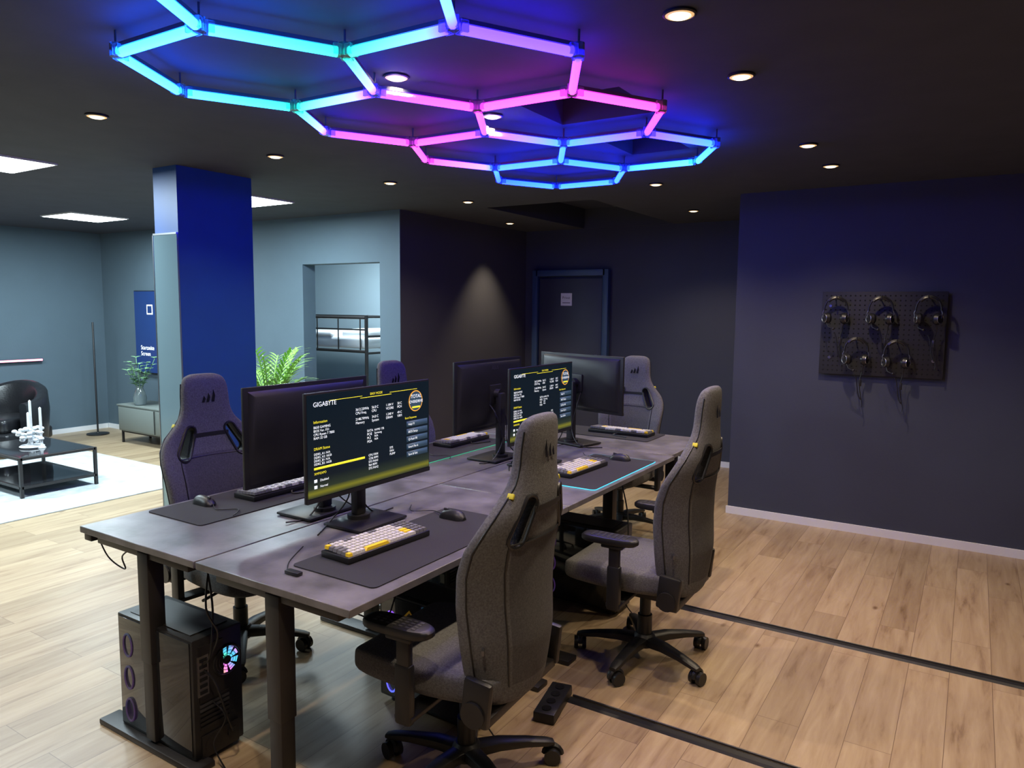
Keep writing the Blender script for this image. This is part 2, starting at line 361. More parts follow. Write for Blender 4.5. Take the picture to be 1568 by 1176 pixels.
Y0,Y1,Y2=1.445,2.772,4.10
dk=desk('gaming_desk',-2.89,-2.172,Y0,Y1-.004,[-.61,.55])
desk('gaming_desk',-2.162,-1.45,Y0,Y1-.004,[-.61,.55])
desk('gaming_desk',-2.89,-2.172,Y1,Y2,[-.5,.55])
desk('gaming_desk',-2.162,-1.45,Y1,Y2,[-.5,.55])
desk('gaming_desk',-2.87,-1.47,Y2+.01,4.78,[-.58,.58],True)
# ------------------------------------------------------------------ monitors
def ui(g,w,h,y):
    R=(PI/2,0,0)
    def T(s,size,m,x,z,al='LEFT'): text(s,size,m,(x*w,y-.0012,z*h),R,g,al,'ui_text')
    b=MB()
    def Q(x,z,ww,hh,m): b.box((x*w,y-.0006,z*h),(ww*w,.0008,hh*h),m)
    T('GIGABYTE',.024,'txtw',-.46,.40);T('EASY MODE',.013,'txty',0.02,.445,'CENTER')
    Q(0.02,.425,.26,.005,'txty');Q(-.22,.445,.25,.004,'txty');Q(.26,.445,.25,.004,'txty')
    for x,c in ((-.15,'3612.23MHz\nCPU Freq.'),(-.02,'56.0 C\nCPU'),(.10,'1.184 V\nVCORE'),(.20,'30 C\nPCH')): T(c,.014,'txtw',x,.30)
    for x,c in ((-.15,'2148.79MHz\nMemory'),(-.02,'34.0 C\nSystem'),(.10,'1.248 V\nDRAM'),(.20,'49 C\nVRM')): T(c,.014,'txtw',x,.20)
    T('Information',.014,'txty',-.46,.24);T('B650 GAMING\nBIOS Ver. F31\nCPU Ryzen 7 7800\nRAM 32 GB',.013,'txtw',-.46,.19)
    T('DRAM Status',.014,'txty',-.46,-.02);T('DDR5_A1: N/A\nDDR5_A2: 16GB\nDDR5_B1: N/A\nDDR5_B2: 16GB',.012,'txtw',-.46,-.07)
    Q(-.27,-.20,.38,.022,'txty')
    T('SATA\nPCIE\nM.2\nM2A',.014,'txtw',-.06,.06);T('NVME 1TB\nSamsung\nN/A\nN/A',.012,'txtw',.0,.06)
    T('CPU FAN\n1236 RPM\nSYS FAN1\n964 RPM\nSYS FAN2',.013,'txtw',-.05,-.2);T('SYS\nFAN\nPUMP',.013,'txtw',.13,-.17)
    T('Boot Sequence',.012,'txty',.27,.12);
    for k in range(5): Q(.385,.06-k*.085,.2,.062,'txtb');T(('Help F1','BIOS Setup','Q-Flash F8','Smart Fan 6','Save & Exit')[k],.013,'txtw',.30,.045-k*.085)
    T('XMP/EXPO',.012,'txty',-.46,-.26)
    Q(-.45,-.32,.02,.03,'txtw');Q(-.45,-.38,.02,.03,'txtw');T('Disabled',.012,'txtw',-.42,-.33);T('Normal',.012,'txtw',-.42,-.39)
    for r,mm_,dy in ((.044,'txto',0),(.040,'txtb',.0006)):
        pts=[(.37*w+r*math.cos(2*PI*k/24),y-.0016-dy,.31*h+r*math.sin(2*PI*k/24)) for k in range(24)];b.poly(pts[::1],mm_)
    b.box((.37*w,y-.0035,.31*h-.026),(.05,.001,.007),'txty');
    b.done('ui_graphics',g,flip=False)
    for s_,zz,sz in (('TOTAL',.345,.021),('OVERDRIVE',.29,.0165)): text(s_,sz,'txtw',(.37*w,y-.0042,zz*h),R,g,'CENTER','ui_text')
def monitor(name,x,y,rz,w,h,zc,base_off,lit,style=0):
    g=grp(name,(x,y,zc),rz)
    b=MB();b.box((0,.006,0),(w,.014,h),'black',bev=.003);
    b.loft([[(sx*w*k,yy,sz*h*k2-.0) for sx,sz in ((-.5,-.5),(.5,-.5),(.5,.5),(-.5,.5))] for yy,k,k2 in ((.012,.94,.92),(.03,.86,.8),(.045,.5,.5))],'black')
    b.box((0,-.003,-h/2+.009),(w*.995,.004,.016),'black')
    b.done('housing',g)
    b=MB();b.box((0,-.0022,.006),(w-.014,.002,h-.026),'screen' if lit else 'blackg');b.done('screen_panel',g)
    if lit: ui(g,w-.014,h-.026,-.0035)
    zb=DZ-zc
    b=MB();by=base_off
    b.box((0,by,(zb+.02)/2+.01),(.052,.036,abs(zb)-.02),'black',bev=.006)
    b.cyl((0,by,.0),(0,.04,.0),.03,'black');b.box((0,.045,0),(.11,.02,.11),'black',bev=.004)
    b.box((0,by-.04,zb+.009),(.27,.20,.012),'black',bev=.005);b.cyl((0,by,zb+.012),(0,by,zb+.03),.045,'black')
    b.cyl((0,by-.001,zb+.11),(0,by+.022,zb+.11),.02,'blackg')
    b.tube(wiggle([(.05,.04,-.05),(.06,.1,-.12),(.03,.12,zb+.12),(.1,.1,zb+.012),(.2,.08,zb+.008)]),.0035,'black',6)
    b.tube(wiggle([(-.04,.04,-.05),(-.05,.09,-.14),(-.03,.11,zb+.1),(-.12,.13,zb+.012),(-.24,.06,zb+.008)]),.003,'black',6)
    b.done('stand',g)
    if style: text('ASUS',.03,'gunmetal',(0,.047,h*.36),(PI/2,0,PI),g,'CENTER','logo_text')
    return g
monitor('computer_monitor',-1.965,2.102,PI/2,.69,.398,1.153,.085,True)
monitor('computer_monitor',-1.965,3.43,PI/2,.675,.398,1.153,.085,True)
monitor('computer_monitor',-2.33,2.105,-PI/2,.665,.395,1.15,.085,False)
monitor('computer_monitor',-2.33,3.44,-PI/2,.675,.395,1.17,.085,False,1)
monitor('computer_monitor',-2.11,4.17,PI-math.radians(15),.70,.36,1.19,.085,False)
# ------------------------------------------------------------------ keyboards, mice, pads
def keyboard(x,y,rz,w=.40,dark=False):
    g=grp('mechanical_keyboard',(x,y,DZ+.0045),rz)
    b=MB();b.box((0,0,.011),(w,.14,.022),'black',bev=.004);b.done('case',g)
    b=MB();rows=6;cols=int(w/.0192);kw=(w-.016)/cols;kd=.126/rows
    for r in range(rows):
        c=0
        while c<cols:
            span=1
            if r==0 and c==4: span=min(6,cols-c)
            elif r in(1,2,3) and c==0: span=1+(r>1)
            elif r<4 and c==cols-5: span=2
            span=min(span,cols-c)
            xx=-w/2+.008+(c+span/2)*kw;yy=-.063+(r+.5)*kd
            m='key_w'
            if (c==0 and r in(0,5)) or (r==0 and span>3) or (c>=cols-5 and c<cols-3 and r in(1,2)) : m='key_y'
            elif r==5 and c%6>3 or (c<1 or c>=cols-4) : m='key_g'
            if dark: m='key_g' if m!='key_w' else ('key_w' if (r+c)%3 else 'key_g')
            b.box((xx,yy,.027+r*.0012),(kw*span-.0025,kd-.003,.012),m,taper=.85)
            c+=span
    b.done('keycaps',g)
    b=MB();b.tube(wiggle([(0,.07,.01),(.02,.10,.004),(-.05,.13,.004),(-.1,.15,.004)]),.003,'black',6);b.done('cable',g)
def mouse(x,y,rz):
    g=grp('computer_mouse',(x,y,DZ+.0045),rz);b=MB()
    rings=[]
    for k in range(9):
        t=-1+2*k/8;c=math.sqrt(max(.02,1-t*t*.97));L=.06*t
        w=.031*(c**.6)*(1-.12*math.cos(t*3));hh=.038*(c**.7)*(1-.15*t)
        rings.append([(w*math.cos(a),L,max(0,hh*math.sin(a)) if math.sin(a)>0 else 0.0003*math.sin(a)) for a in [2*PI*j/16 for j in range(16)]])
    b.loft(rings,'black');b.box((0,.032,.033),(.008,.022,.012),'gunmetal',bev=.003)
    b.tube(wiggle([(0,.058,.01),(.03,.13,.004),(-.02,.2,.004),(.05,.26,.004)]),.002,'black',6)
    b.done('shell',g)
def mat_pad(x0,x1,y0,y1,led=None):
    g=grp('mouse_pad',((x0+x1)/2,(y0+y1)/2,DZ));b=MB();w=x1-x0;l=y1-y0
    rc=.02;pts=[]
    for cx,cy,a0 in ((w/2-rc,l/2-rc,0),(-w/2+rc,l/2-rc,PI/2),(-w/2+rc,-l/2+rc,PI),(w/2-rc,-l/2+rc,3*PI/2)):
        for k in range(5): a=a0+k*PI/8;pts.append((cx+rc*math.cos(a),cy+rc*math.sin(a)))
    b.loft([[(px,py,z) for px,py in pts] for z in (.0005,.004)],'pad');b.done('cloth',g)
    if led:
        b=MB();b.tube([(px,py,.0022) for px,py in pts],.002,led,6,loop=True);b.done('edge_strip',g)
mat_pad(-1.87,-1.50,1.60,2.45);keyboard(-1.765,1.905,PI/2-.06);mouse(-1.75,2.33,PI/2)
mat_pad(-1.86,-1.475,3.08,3.87,'cyan');keyboard(-1.735,3.42,PI/2-.05);mouse(-1.66,3.79,PI/2)
mat_pad(-2.86,-2.5,1.70,2.55);keyboard(-2.68,2.25,-PI/2,.42,True);mouse(-2.76,1.90,-PI/2)
mat_pad(-2.86,-2.5,3.1,3.95,'green');keyboard(-2.72,3.72,-PI/2,.42);mouse(-2.72,3.3,-PI/2)
mat_pad(-2.6,-1.75,4.42,4.76);keyboard(-2.02,4.62,PI,.44)
b=MB();b.box((-1.80,1.55,DZ+.007),(.06,.025,.012),'black',bev=.003);b.tube(wiggle([(-1.83,1.55,DZ+.006),(-1.9,1.62,DZ+.004),(-1.98,1.75,DZ+.004)]),.002,'black',6);b.done('usb_dongle')
# ------------------------------------------------------------------ PC tower
def tower(x,y,rz,glow='rgb',ring='rgbdim',sticker=False):
    g=grp('pc_tower',(x,y,0),rz)   # length X, width Y, rear at +X, glass side -Y
    L,W,Z=.47,.205,.475
    b=MB();b.box((0,0,Z/2+.012),(L,W,Z-.024),'black',bev=.006)
    for sx in(-.18,.18):
        for sy in (-.07,.07): b.cyl((sx,sy,0),(sx,sy,.014),.015,'black')
    b.box((0,0,Z+.001),(L*.8,W*.75,.004),'steel')
    b.done('case',g)
    b=MB();b.box((0,-W/2-.002,Z/2+.015),(L*.94,.004,Z*.9),'glass',bev=.001);b.done('side_glass',g)
    b=MB();X=L/2+.002
    b.box((X,-.03,Z-.13),(.004,.1,.2),'steel')
    # rear fan with blades
    fc=(X+.003,.035,Z-.12)
    b.tube([(fc[0],fc[1]+.056*math.cos(2*PI*k/20),fc[2]+.056*math.sin(2*PI*k/20)) for k in range(20)],.005,'black',6,loop=True)
    for k in range(9):
        a=2*PI*k/9
        P=[(fc[0]-.004,fc[1]+r*math.cos(a+o),fc[2]+r*math.sin(a+o)) for r,o in((.014,0),(.05,.15),(.05,.62),(.014,.6))]
        b.poly(P,glow)
    b.cyl((fc[0]-.006,fc[1],fc[2]),(fc[0]+.002,fc[1],fc[2]),.016,'black')
    for k in range(4): b.tube([(fc[0]+.003,fc[1]+(.012+.012*k)*math.cos(2*PI*j/16),fc[2]+(.012+.012*k)*math.sin(2*PI*j/16)) for j in range(16)],.0011,'steel',4,loop=True)
    # io shield, pcie slots, psu
    b.box((X,-.065,Z-.14),(.006,.045,.15),'alu')
    for k in range(6): b.box((X+.003,-.065,Z-.08-.024*k),(.006,.03,.012),'black')
    for k in range(7): b.box((X,-.02,Z-.235-.017*k),(.005,.12,.010),'gunmetal' if k in(1,2) else 'steel')
    b.box((X,0,.065),(.005,.155,.085),'steel');b.box((X+.002,.045,.075),(.006,.03,.022),'black');b.cyl((X,-.03,.065),(X+.004,-.03,.065),.035,'black')
    b.done('rear_panel',g)
    b=MB();
    b.tube(wiggle([(X,-.06,Z-.12),(X+.05,-.05,Z-.16),(X+.05,0,.15),(X+.01,.045,.075)]),.004,'black',6)
    b.tube(wiggle([(X,-.03,Z-.25),(X+.06,-.02,Z-.3),(X+.03,-.05,.08),(X+.09,-.05,.006)]),.003,'black',6)
    b.tube(wiggle([(X,-.065,Z-.1),(X+.04,-.06,Z-.05),(X+.02,-.03,Z+.1),(X-.02,-.02,DZ-.08)]),.004,'black',6)
    b.done('cables',g)
    b=MB()
    for k in range(3):
        c=(-L/2+.07,-W/2-.0045,.1+.13*k)
        b.tube([(c[0]+.028*math.cos(2*PI*j/16),c[1],c[2]+.045*math.sin(2*PI*j/16)) for j in range(16)],.004,ring,6,loop=True)
    if sticker:
        b.box((.05,-W/2-.0055,.33),(.20,.003,.05),'rgbblue');b.box((.12,-W/2-.0055,.25),(.10,.003,.06),'rgbblue')
        b.poly([(-.06+.045*a,-W/2-.007,.39+.045*c) for a,c in((1,0),(0,1),(-1,0),(0,-1))],'key_y')
        b.poly([(-.06+.033*a,-W/2-.0075,.39+.033*c) for a,c in((1,0),(0,1),(-1,0),(0,-1))],'black')
    b.done('rgb_rings',g)
tower(-2.50,1.592,0)
tower(-1.80,2.30,-.05,ring='rgbblue',sticker=True)
tower(-1.78,3.62,0)
tower(-2.60,3.2,0)
# ------------------------------------------------------------------ gaming chair
import numpy as np
ZR=[.38,.41,.50,.60,.73,.84,.92,.98,1.03,1.08,1.12,1.17,1.23,1.28,1.31,1.325]
WR=[.15,.19,.215,.235,.248,.262,.268,.255,.222,.168,.134,.120,.118,.113,.098,.055]
TR=[.07,.11,.13,.135,.128,.118,.105,.095,.09,.086,.080,.078,.078,.072,.058,.025]
GR=[.02,.055,.085,.10,.105,.10,.085,.06,.042,.03,.018,.014,.012,.01,.005,0]
XRr=[-.215,-.22,-.228,-.238,-.235,-.24,-.252,-.262,-.268,-.270,-.27,-.27,-.272,-.276,-.28,-.284]
def P(z,arr): return float(np.interp(z,ZR,arr))
def surf(z,yf,side):
    w=P(z,WR);t=P(z,TR);c=abs(yf)**(1/.72);sn=math.sqrt(max(0,1-c*c))
    return Vector((P(z,XRr)+P(z,GR)*yf*yf+side*t/2*sn**.72, w*yf, z))
def sg(v,p): return math.copysign(abs(v)**p,v)
def chair_back():
    b=MB();N=36;rings=[]
    zs=list(np.linspace(.38,1.30,35))+[1.312,1.32,1.325]
    for z in zs:
        r=[]
        for k in range(N):
            a=2*PI*k/N;yf=sg(math.cos(a),.72);side=sg(math.sin(a),.72)
            r.append((P(z,XRr)+P(z,GR)*yf*yf+P(z,TR)/2*side,P(z,WR)*yf,z))
        rings.append(r)
    vs,fs=b.loft(rings,'fabric')
    i2=b.mi('fabric_shade')
    idx=0
    for i in range(len(zs)-1):
        for k in range(N):
            a=2*PI*(k+.5)/N;yf=sg(math.cos(a),.72)
            if abs(yf)<.66 and .44<zs[i]<.93: fs[idx].material_index=i2  # centre panel takes the tone darkened for shade
            idx+=1
    o=b.done('tmpback',None,60)
    sb=o.modifiers.new('s','SUBSURF');sb.levels=1;sb.render_levels=1
    cut=[]
    for sy in(-1,1):
        c=MB();pts=[]
        p0=Vector((sy*.100,1.055));p1=Vector((sy*.150,.955));d=(p1-p0).normalized();n=Vector((-d.y,d.x))
        for k in range(9): a=PI*k/8;q=p0+(n*math.cos(a)-d*math.sin(a))*.026;pts.append(q)
        for k in range(9): a=PI*k/8;q=p1+(-n*math.cos(a)+d*math.sin(a))*.033;pts.append(q)
        c.loft([[(x,q.x,q.y) for q in pts] for x in(-.45,-.05)],'black')
        co=c.done('cut');cut.append((co,pts))
        m=o.modifiers.new('b','BOOLEAN');m.object=co;m.operation='DIFFERENCE';m.solver='EXACT'
    bpy.context.view_layer.update()
    dg=bpy.context.evaluated_depsgraph_get();me=bpy.data.meshes.new_from_object(o.evaluated_get(dg))
    bpy.data.objects.remove(o)
    for co,_ in cut: bpy.data.objects.remove(co)
    me.name='backrest'
    tr=MB()
    for _,pts in cut:
        for side in(-1,1):
            L=[]
            for q in pts:
                w=P(q.y,WR);v=surf(q.y,max(-1,min(1,q.x/w)),side);L.append((v.x+side*.001,q.x,q.y))
            tr.tube(L,.006,'black',6,loop=True)
        tr.loft([[(surf(q.y,max(-1,min(1,q.x/P(q.y,WR))),side).x,q.x,q.y) for q in pts] for side in(-1,1)],'black',cap=False)
    for sy in(-1,1):
        for side in(-1,1):
            tr.tube([surf(z,sy*.66,side)+Vector((side*.001,0,0)) for z in np.linspace(.46,.935,16)],.003,'black',6)
        tr.tube([surf(z,sy*.985,-1) for z in np.linspace(.48,1.28,30)],.003,'black',6)
    for side in(-1,1): tr.tube([surf(.935,f,side)+Vector((side*.001,0,0)) for f in np.linspace(-.66,.66,12)],.003,'black',6)
    # strap across the neck between the two openings
    for sd in(-1,1):
        A=[surf(1.035,f,sd)+Vector((sd*.002,0,0)) for f in np.linspace(-.42,.42,9)]
        tr.loft([[v+Vector((0,0,-.009)),v+Vector((sd*.003,0,-.009)),v+Vector((sd*.003,0,.009)),v+Vector((0,0,.009))] for v in A],'black')
    # sail emblem
    for side in(-1,1):
        for k,(y0,hh) in enumerate(((-.034,.032),(-.010,.045),(.016,.06))):
            q=[]
            for yy,zz in ((y0,0),(y0+.014,.0),(y0+.020,hh*.5),(y0+.012,hh),(y0+.006,hh*.5)):
                z=1.19+zz;v=surf(z,yy/P(z,WR),side);q.append((v.x+side*.0035,yy,z))
            tr.poly(q,'blackg')
    for sy in (-1,1):
        v=surf(1.085,.97*sy,-1);tr.box((v.x,v.y+.001*sy,1.085),(.022,.010,.018),'yellow',rot=(.5*sy,0,0),bev=.002)
        v=surf(.60,.93*sy,-1);tr.box((v.x-.012,v.y,.6),(.008,.03,.016),'gunmetal',rot=(0,0,.5*sy))
    tro=tr.done('backrest_trim');tm=tro.data;bpy.data.objects.remove(tro)
    return me,tm
def chair_seat():
    b=MB();rings=[];xs=[-.235,-.225,-.20,-.12,0,.12,.22,.30,.325,.332]
    ws=[.17,.20,.215,.245,.265,.268,.26,.245,.215,.18];ts=[.05,.08,.11,.125,.13,.13,.13,.12,.09,.04];zc=[.445,.445,.442,.442,.443,.445,.445,.442,.432,.425]
    for x,w,t,z in zip(xs,ws,ts,zc):
        r=[]
        for k in range(32):
            a=2*PI*k/32;yf=sg(math.cos(a),.6);sd=sg(math.sin(a),.6)
            r.append((x,w*yf,z+t/2*sd+(.028*abs(yf)**5 if sd>0 else .012*abs(yf)**3)))
        rings.append(r)
    b.loft(rings,'fabric')
    o=b.done('seat',None,70);o.modifiers.new('s','SUBSURF').render_levels=1
    bpy.context.view_layer.update();dg=bpy.context.evaluated_depsgraph_get();me=bpy.data.meshes.new_from_object(o.evaluated_get(dg));bpy.data.objects.remove(o);return me
def chair_mech():
    b=MB()
    b.box((0,0,.365),(.30,.20,.04),'black',bev=.008);b.box((.0,0,.34),(.16,.12,.05),'steel',bev=.008)
    b.cyl((0,0,.10),(0,0,.36),.026,'black');b.cyl((0,0,.10),(0,0,.22),.034,'black');b.cyl((0,.0,.35),(.1,-.24,.35),.007,'steel',seg=8)
    for sy in(-1,1):
        b.box((-.195,sy*.245,.445),(.10,.03,.15),'black',bev=.012,rot=(0,-.1,0))
        b.cyl((-.19,sy*.235,.41),(-.19,sy*.268,.41),.042,'black',seg=20)
    b.box((-.2,0,.375),(.06,.48,.03),'steel',bev=.004)
    return b
def chair_arms():
    b=MB();ax=.055
    for sy in(-1,1):
        b.box((.03,sy*.215,.365),(.07,.22,.018),'black',bev=.004)
        b.box((.03,sy*.315,.445),(.062,.034,.20),'black',bev=.01)
        b.box((.03,sy*.315,.56),(.05,.026,.16),'steel',bev=.006)
        b.box((.035,sy*.315,.637),(.10,.06,.02),'black',bev=.006)
        pts=[]
        for k in range(24):
            a=2*PI*k/24;pts.append((.13*sg(math.cos(a),.55)+ax,(.047+.006*math.cos(a))*sg(math.sin(a),.7)+sy*.31))
        b.loft([[(ax+(x-ax)*k,sy*.31+(y-sy*.31)*k,z) for x,y in pts] for z,k in((.645,.92),(.652,1),(.667,1),(.673,.95),(.675,.85))],'black')
        for i in range(7):
            for j in range(4): b.box((-.02+i*.025,sy*.31-.024+j*.016,.6755),(.014,.009,.002),'gunmetal')
    return b
def chair_base():
    b=MB()
    b.lathe([(.03,.06),(.05,.07),(.052,.115),(.04,.13),(.03,.13)],'black')
    for k in range(5):
        a=2*PI*k/5+.3;d=Vector((math.cos(a),math.sin(a),0));sd=Vector((-d.y,d.x,0));rings=[]
        for t,w,h,z in((.03,.034,.05,.095),(.12,.030,.042,.100),(.22,.024,.032,.092),(.30,.022,.024,.080),(.325,.016,.016,.076)):
            rings.append([d*t+sd*(w*sg(math.cos(u),.6))+Vector((0,0,z+h/2*sg(math.sin(u),.6))) for u in [2*PI*j/12 for j in range(12)]])
        b.loft(rings,'black')
        c=d*.31;ax=(sd*math.cos(.5+k)+d*math.sin(.5+k)).normalized();fw=Vector((-ax.y,ax.x,0))
        b.cyl(c+Vector((0,0,.04)),c+Vector((0,0,.075)),.010,'steel')
        w=c+fw*.012
        for s_ in(-1,1): b.cyl(w+ax*s_*.010+Vector((0,0,.03)),w+ax*s_*.029+Vector((0,0,.03)),.030,'black',seg=20)
        b.tube([w+fw*(.031*math.cos(u))+Vector((0,0,.034+.031*math.sin(u))) for u in [PI*j/8 for j in range(9)]],.011,'black',6)
    return b
bk,bktrim=chair_back();st=chair_seat()
mo=chair_mech().done('m');ao=chair_arms().done('a');bo=chair_base().done('b')
dm,da,db=mo.data,ao.data,bo.data
for o in(mo,ao,bo): bpy.data.objects.remove(o)
for d in (bk,st):
    for p_ in d.polygons: p_.use_smooth=True
def chair(x,y,rz,brot=0,sc=1):
    g=grp('gaming_chair',(x,y,0),rz,sc)
    for n,d in(('backrest',bk),('backrest_trim',bktrim),('seat_cushion',st),('tilt_mechanism',dm),('armrests',da),('star_base',db)):
        o=bpy.data.objects.new(n,d);COL.objects.link(o);o.parent=g
        if n=='star_base': o.rotation_euler=(0,0,brot)
chair(-1.435,1.995,PI+math.radians(3),-.16)
chair(-1.24,3.17,PI+math.radians(1),1.2)
chair(-2.90,2.17,math.radians(-6),.4)
chair(-2.80,3.43,math.radians(-3),.1)
chair(-2.20,5.03,-PI/2+math.radians(0),.1,.98)
# ------------------------------------------------------------------ pegboard + headsets
g=grp('pegboard',((-.98-.17)/2,YP,1.495));pw,ph_=.81,.61
b=MB();b.box((0,-.03,0),(pw,.012,ph_),'pegb',bev=.003)
for sx in(-.38,.38):
    for sz in(-.2,.2): b.cyl((sx,-.03,sz),(sx,0,sz),.012,'black')
b.done('board',g)
b=MB()
for i in range(24):
    for j in range(17):
        x=-pw/2+.03+i*(pw-.06)/23;z=-ph_/2+.03+j*(ph_-.06)/16
        b.poly([(x+.006*math.cos(2*PI*k/8),-.0365,z+.006*math.sin(2*PI*k/8)) for k in range(8)],'hole')
b.done('holes',g)
b=MB()
for x,z in((-.345,.2),(-.335,-.18),(.34,-.18)): b.cyl((x,-.036,z),(x,-.042,z),.011,'alu',seg=12)
b.done('screws',g)
def headset(x,z,rz):
    g=grp('headset',(x,YP-.115,z),rz);b=MB()
    b.tube([(.078*math.cos(a),0,.012+.096*math.sin(a)) for a in np.linspace(-.05,PI+.05,17)],.0065,'black',8)
    b.tube([(.070*math.cos(a),0,.014+.084*math.sin(a)) for a in np.linspace(.75,PI-.75,11)],.010,'leather',8)
    for s_ in(-1,1):
        b.tube([(s_*.078,0,.012),(s_*.086,0,-.01),(s_*.080,0,-.045)],.005,'gunmetal',8)
        c=Vector((s_*.058,0,-.05));ax=Vector((s_,-.55,0)).normalized()
        b.cyl(c,c+ax*.020,.041,'black',r1=.035,seg=22)
        b.cyl(c-ax*.016,c,.037,'leather',r1=.042,seg=22)
        sx=Vector((-ax.y,ax.x,0))
        b.tube([c+ax*.0205+sx*.030*math.cos(u)+Vector((0,0,.030*math.sin(u))) for u in [2*PI*j/18 for j in range(18)]],.0025,'alu',6,loop=True)
    b.tube([(-.06,-.02,-.08),(-.05,-.05,-.11),(-.02,-.06,-.125)],.0035,'black',6);b.ball((-.015,-.06,-.125),.009,'black')
    b.tube(wiggle([(.055,.0,-.09),(.05,.03,-.14),(.035,.02,-.22),(.05,.03,-.34),(.03,.03,-.30),(.015,.03,-.20),(.0,.03,-.16)]),.0035,'black',6)
    b.box((.04,.02,-.22),(.018,.014,.05),'black',bev=.003)
    b.tube(wiggle([(.05,.03,-.33),(.06,.03,-.37),(.055,.03,-.40)]),.003,'black',6)
    b.done('frame',g)
    b=MB();b.cyl((0,.076,.092),(0,-.03,.092),.004,'steel',seg=8);b.cyl((0,-.03,.092),(0,-.034,.115),.004,'steel',seg=8);b.done('hook',g)
for x,z,r in((-.87,1.655,.2),(-.575,1.655,.15),(-.28,1.66,-.1),(-.72,1.36,.2),(-.46,1.35,.1)): headset(x,z,r)
# ------------------------------------------------------------------ floor cables
for nm,y,x0 in(('floor_cable_cover',3.84,-1.4),('floor_cable_cover',2.64,-1.36)):
    b=MB();b.loft([[(x,y-.022,.0),(x,y-.014,.010),(x,y+.014,.010),(x,y+.022,.0)] for x in(x0,XR-.02)],'black');b.cyl((x0,y+.032,.007),(XR-.02,y+.035,.007),.005,'black',seg=8);b.done(nm)
b=MB();b.box((-1.39,2.55,.022),(.09,.26,.044),'black',bev=.006,rot=(0,0,.2))
for k in range(4): b.cyl((-1.39-(.06*k-.09)*math.sin(.2),2.55+(.06*k-.09)*math.cos(.2),.044),(-1.39-(.06*k-.09)*math.sin(.2),2.55+(.06*k-.09)*math.cos(.2),.047),.02,'blackg')
b.done('power_strip')
b=MB();b.tube(wiggle([(-2.88,1.50,DZ-.03),(-2.80,1.50,DZ-.12),(-2.72,1.52,DZ-.16),(-2.70,1.50,DZ-.1),(-2.62,1.5,DZ-.05)]),.003,'black',6)
b.tube(wiggle([(-2.25,1.56,DZ-.05),(-2.22,1.52,DZ-.2),(-2.2,1.55,.5),(-2.24,1.54,.4)]),.004,'black',6)
b.box((-2.885,1.50,DZ-.045),(.05,.06,.04),'black',bev=.004)
o=b.done('hanging_cables',dk);o.location=(-dk.location.x,-dk.location.y,0)
# ------------------------------------------------------------------ lounge
b=MB();b.box((-7.35,3.3,.006),(2.5,2.0,.012),'ruggrey',bev=.003);b.done('area_rug')
g=grp('coffee_table',(-7.2,3.22,0))
b=MB();tw,tl,tz=.95,.62,.345
for sx in(-1,1):
    for sy in(-1,1): b.box((sx*tw/2,sy*tl/2,tz/2+.012),(.025,.025,tz),'steel')
for z in(tz,.10):
    for sx in(-1,1): b.box((sx*tw/2,0,z),(.025,tl,.022),'steel')
    for sy in(-1,1): b.box((0,sy*tl/2,z),(tw,.025,.022),'steel')
b.done('frame',g);b=MB();b.box((0,0,tz+.008),(tw-.02,tl-.02,.01),'glass');b.box((0,0,.105),(tw-.02,tl-.02,.01),'glass');b.done('glass_panels',g)
g=grp('candle_centerpiece',(-7.15,3.2,.36));b=MB()
b.lathe([(.09,0),(.1,.01),(.09,.02),(.02,.025)],'white')
for dx,dy,hh in((0,0,.42),(.09,.04,.36),(-.09,.02,.30)):
    b.lathe([(.035,.0),(.012,.03),(.010,.12),(.024,.14),(.012,.15),(.011,hh),(.002,hh+.01)],'white',c=(dx,dy,0),seg=12)
for k in range(40):
    a=random.random()*6.28;r=random.random()*.13;b.ball((r*math.cos(a),r*math.sin(a),.05+random.random()*.12),.024,'bed',(1,1,.7),8)
b.done('candles_and_flowers',g)
g=grp('leather_armchair',(-9.0,3.72,0),math.radians(-60));b=MB()
b.box((0,0,.34),(.6,.56,.16),'leather',bev=.05,seg=4);b.box((0,0,.2),(.72,.7,.14),'leather',bev=.03,seg=3)
rings=[]
for k in range(19):
    a=-PI*.62+k*(PI*1.24)/18;hh=.58+.2*math.cos(a*.8)**2
    d=Vector((-math.cos(a),math.sin(a),0));c=d*.40
    rings.append([c+d*o+Vector((0,0,z)) for o,z in((-.05,.16),(.05,.16),(.075,hh*.7),(.06,hh-.02),(.03,hh),(-.03,hh),(-.06,hh-.03),(-.05,hh*.6))])
b.loft(rings,'leather')
b.done('upholstery',g,60);b=MB()
for sx in(-.25,.25):
    for sy in(-.25,.25): b.cyl((sx,sy,0),(sx*.9,sy*.9,.16),.014,'steel',r1=.02)
b.done('legs',g)
g=grp('sideboard',(-7.88,5.03,0));b=MB()
b.box((0,0,.30),(1.5,.40,.30),'sideb',bev=.004);b.box((0,0,.455),(1.54,.42,.018),'sideb',bev=.003)
for k in(-1,1): b.box((k*.375,-.203,.30),(.72,.012,.27),'sideb',bev=.004)
b.box((0,-.212,.30),(.012,.004,.27),'black')
for k in(-.72,.72):
    for y in(-.17,.17): b.box((k,y,.075),(.022,.022,.15),'steel')
b.box((0,-.17,.14),(1.44,.022,.022),'steel');b.done('cabinet',g)
def leafquad(b,base,dirv,L,w,m,droop=.3):
    d=dirv.normalized();sd=d.cross(Vector((0,0,1)))
    if sd.length<.01: sd=Vector((1,0,0))
    sd.normalize();n=5;rows=[]
    for k in range(n+1):
        t=k/n;q=base+d*L*t+Vector((0,0,-droop*L*t*t));ww=w*math.sin(PI*min(.97,t*.9+.08))**.8
        rows.append((q-sd*ww,q,q+sd*ww))
    for k in range(n):
        for j in(0,1): b.poly([rows[k][j],rows[k][j+1],rows[k+1][j+1],rows[k+1][j]],m)
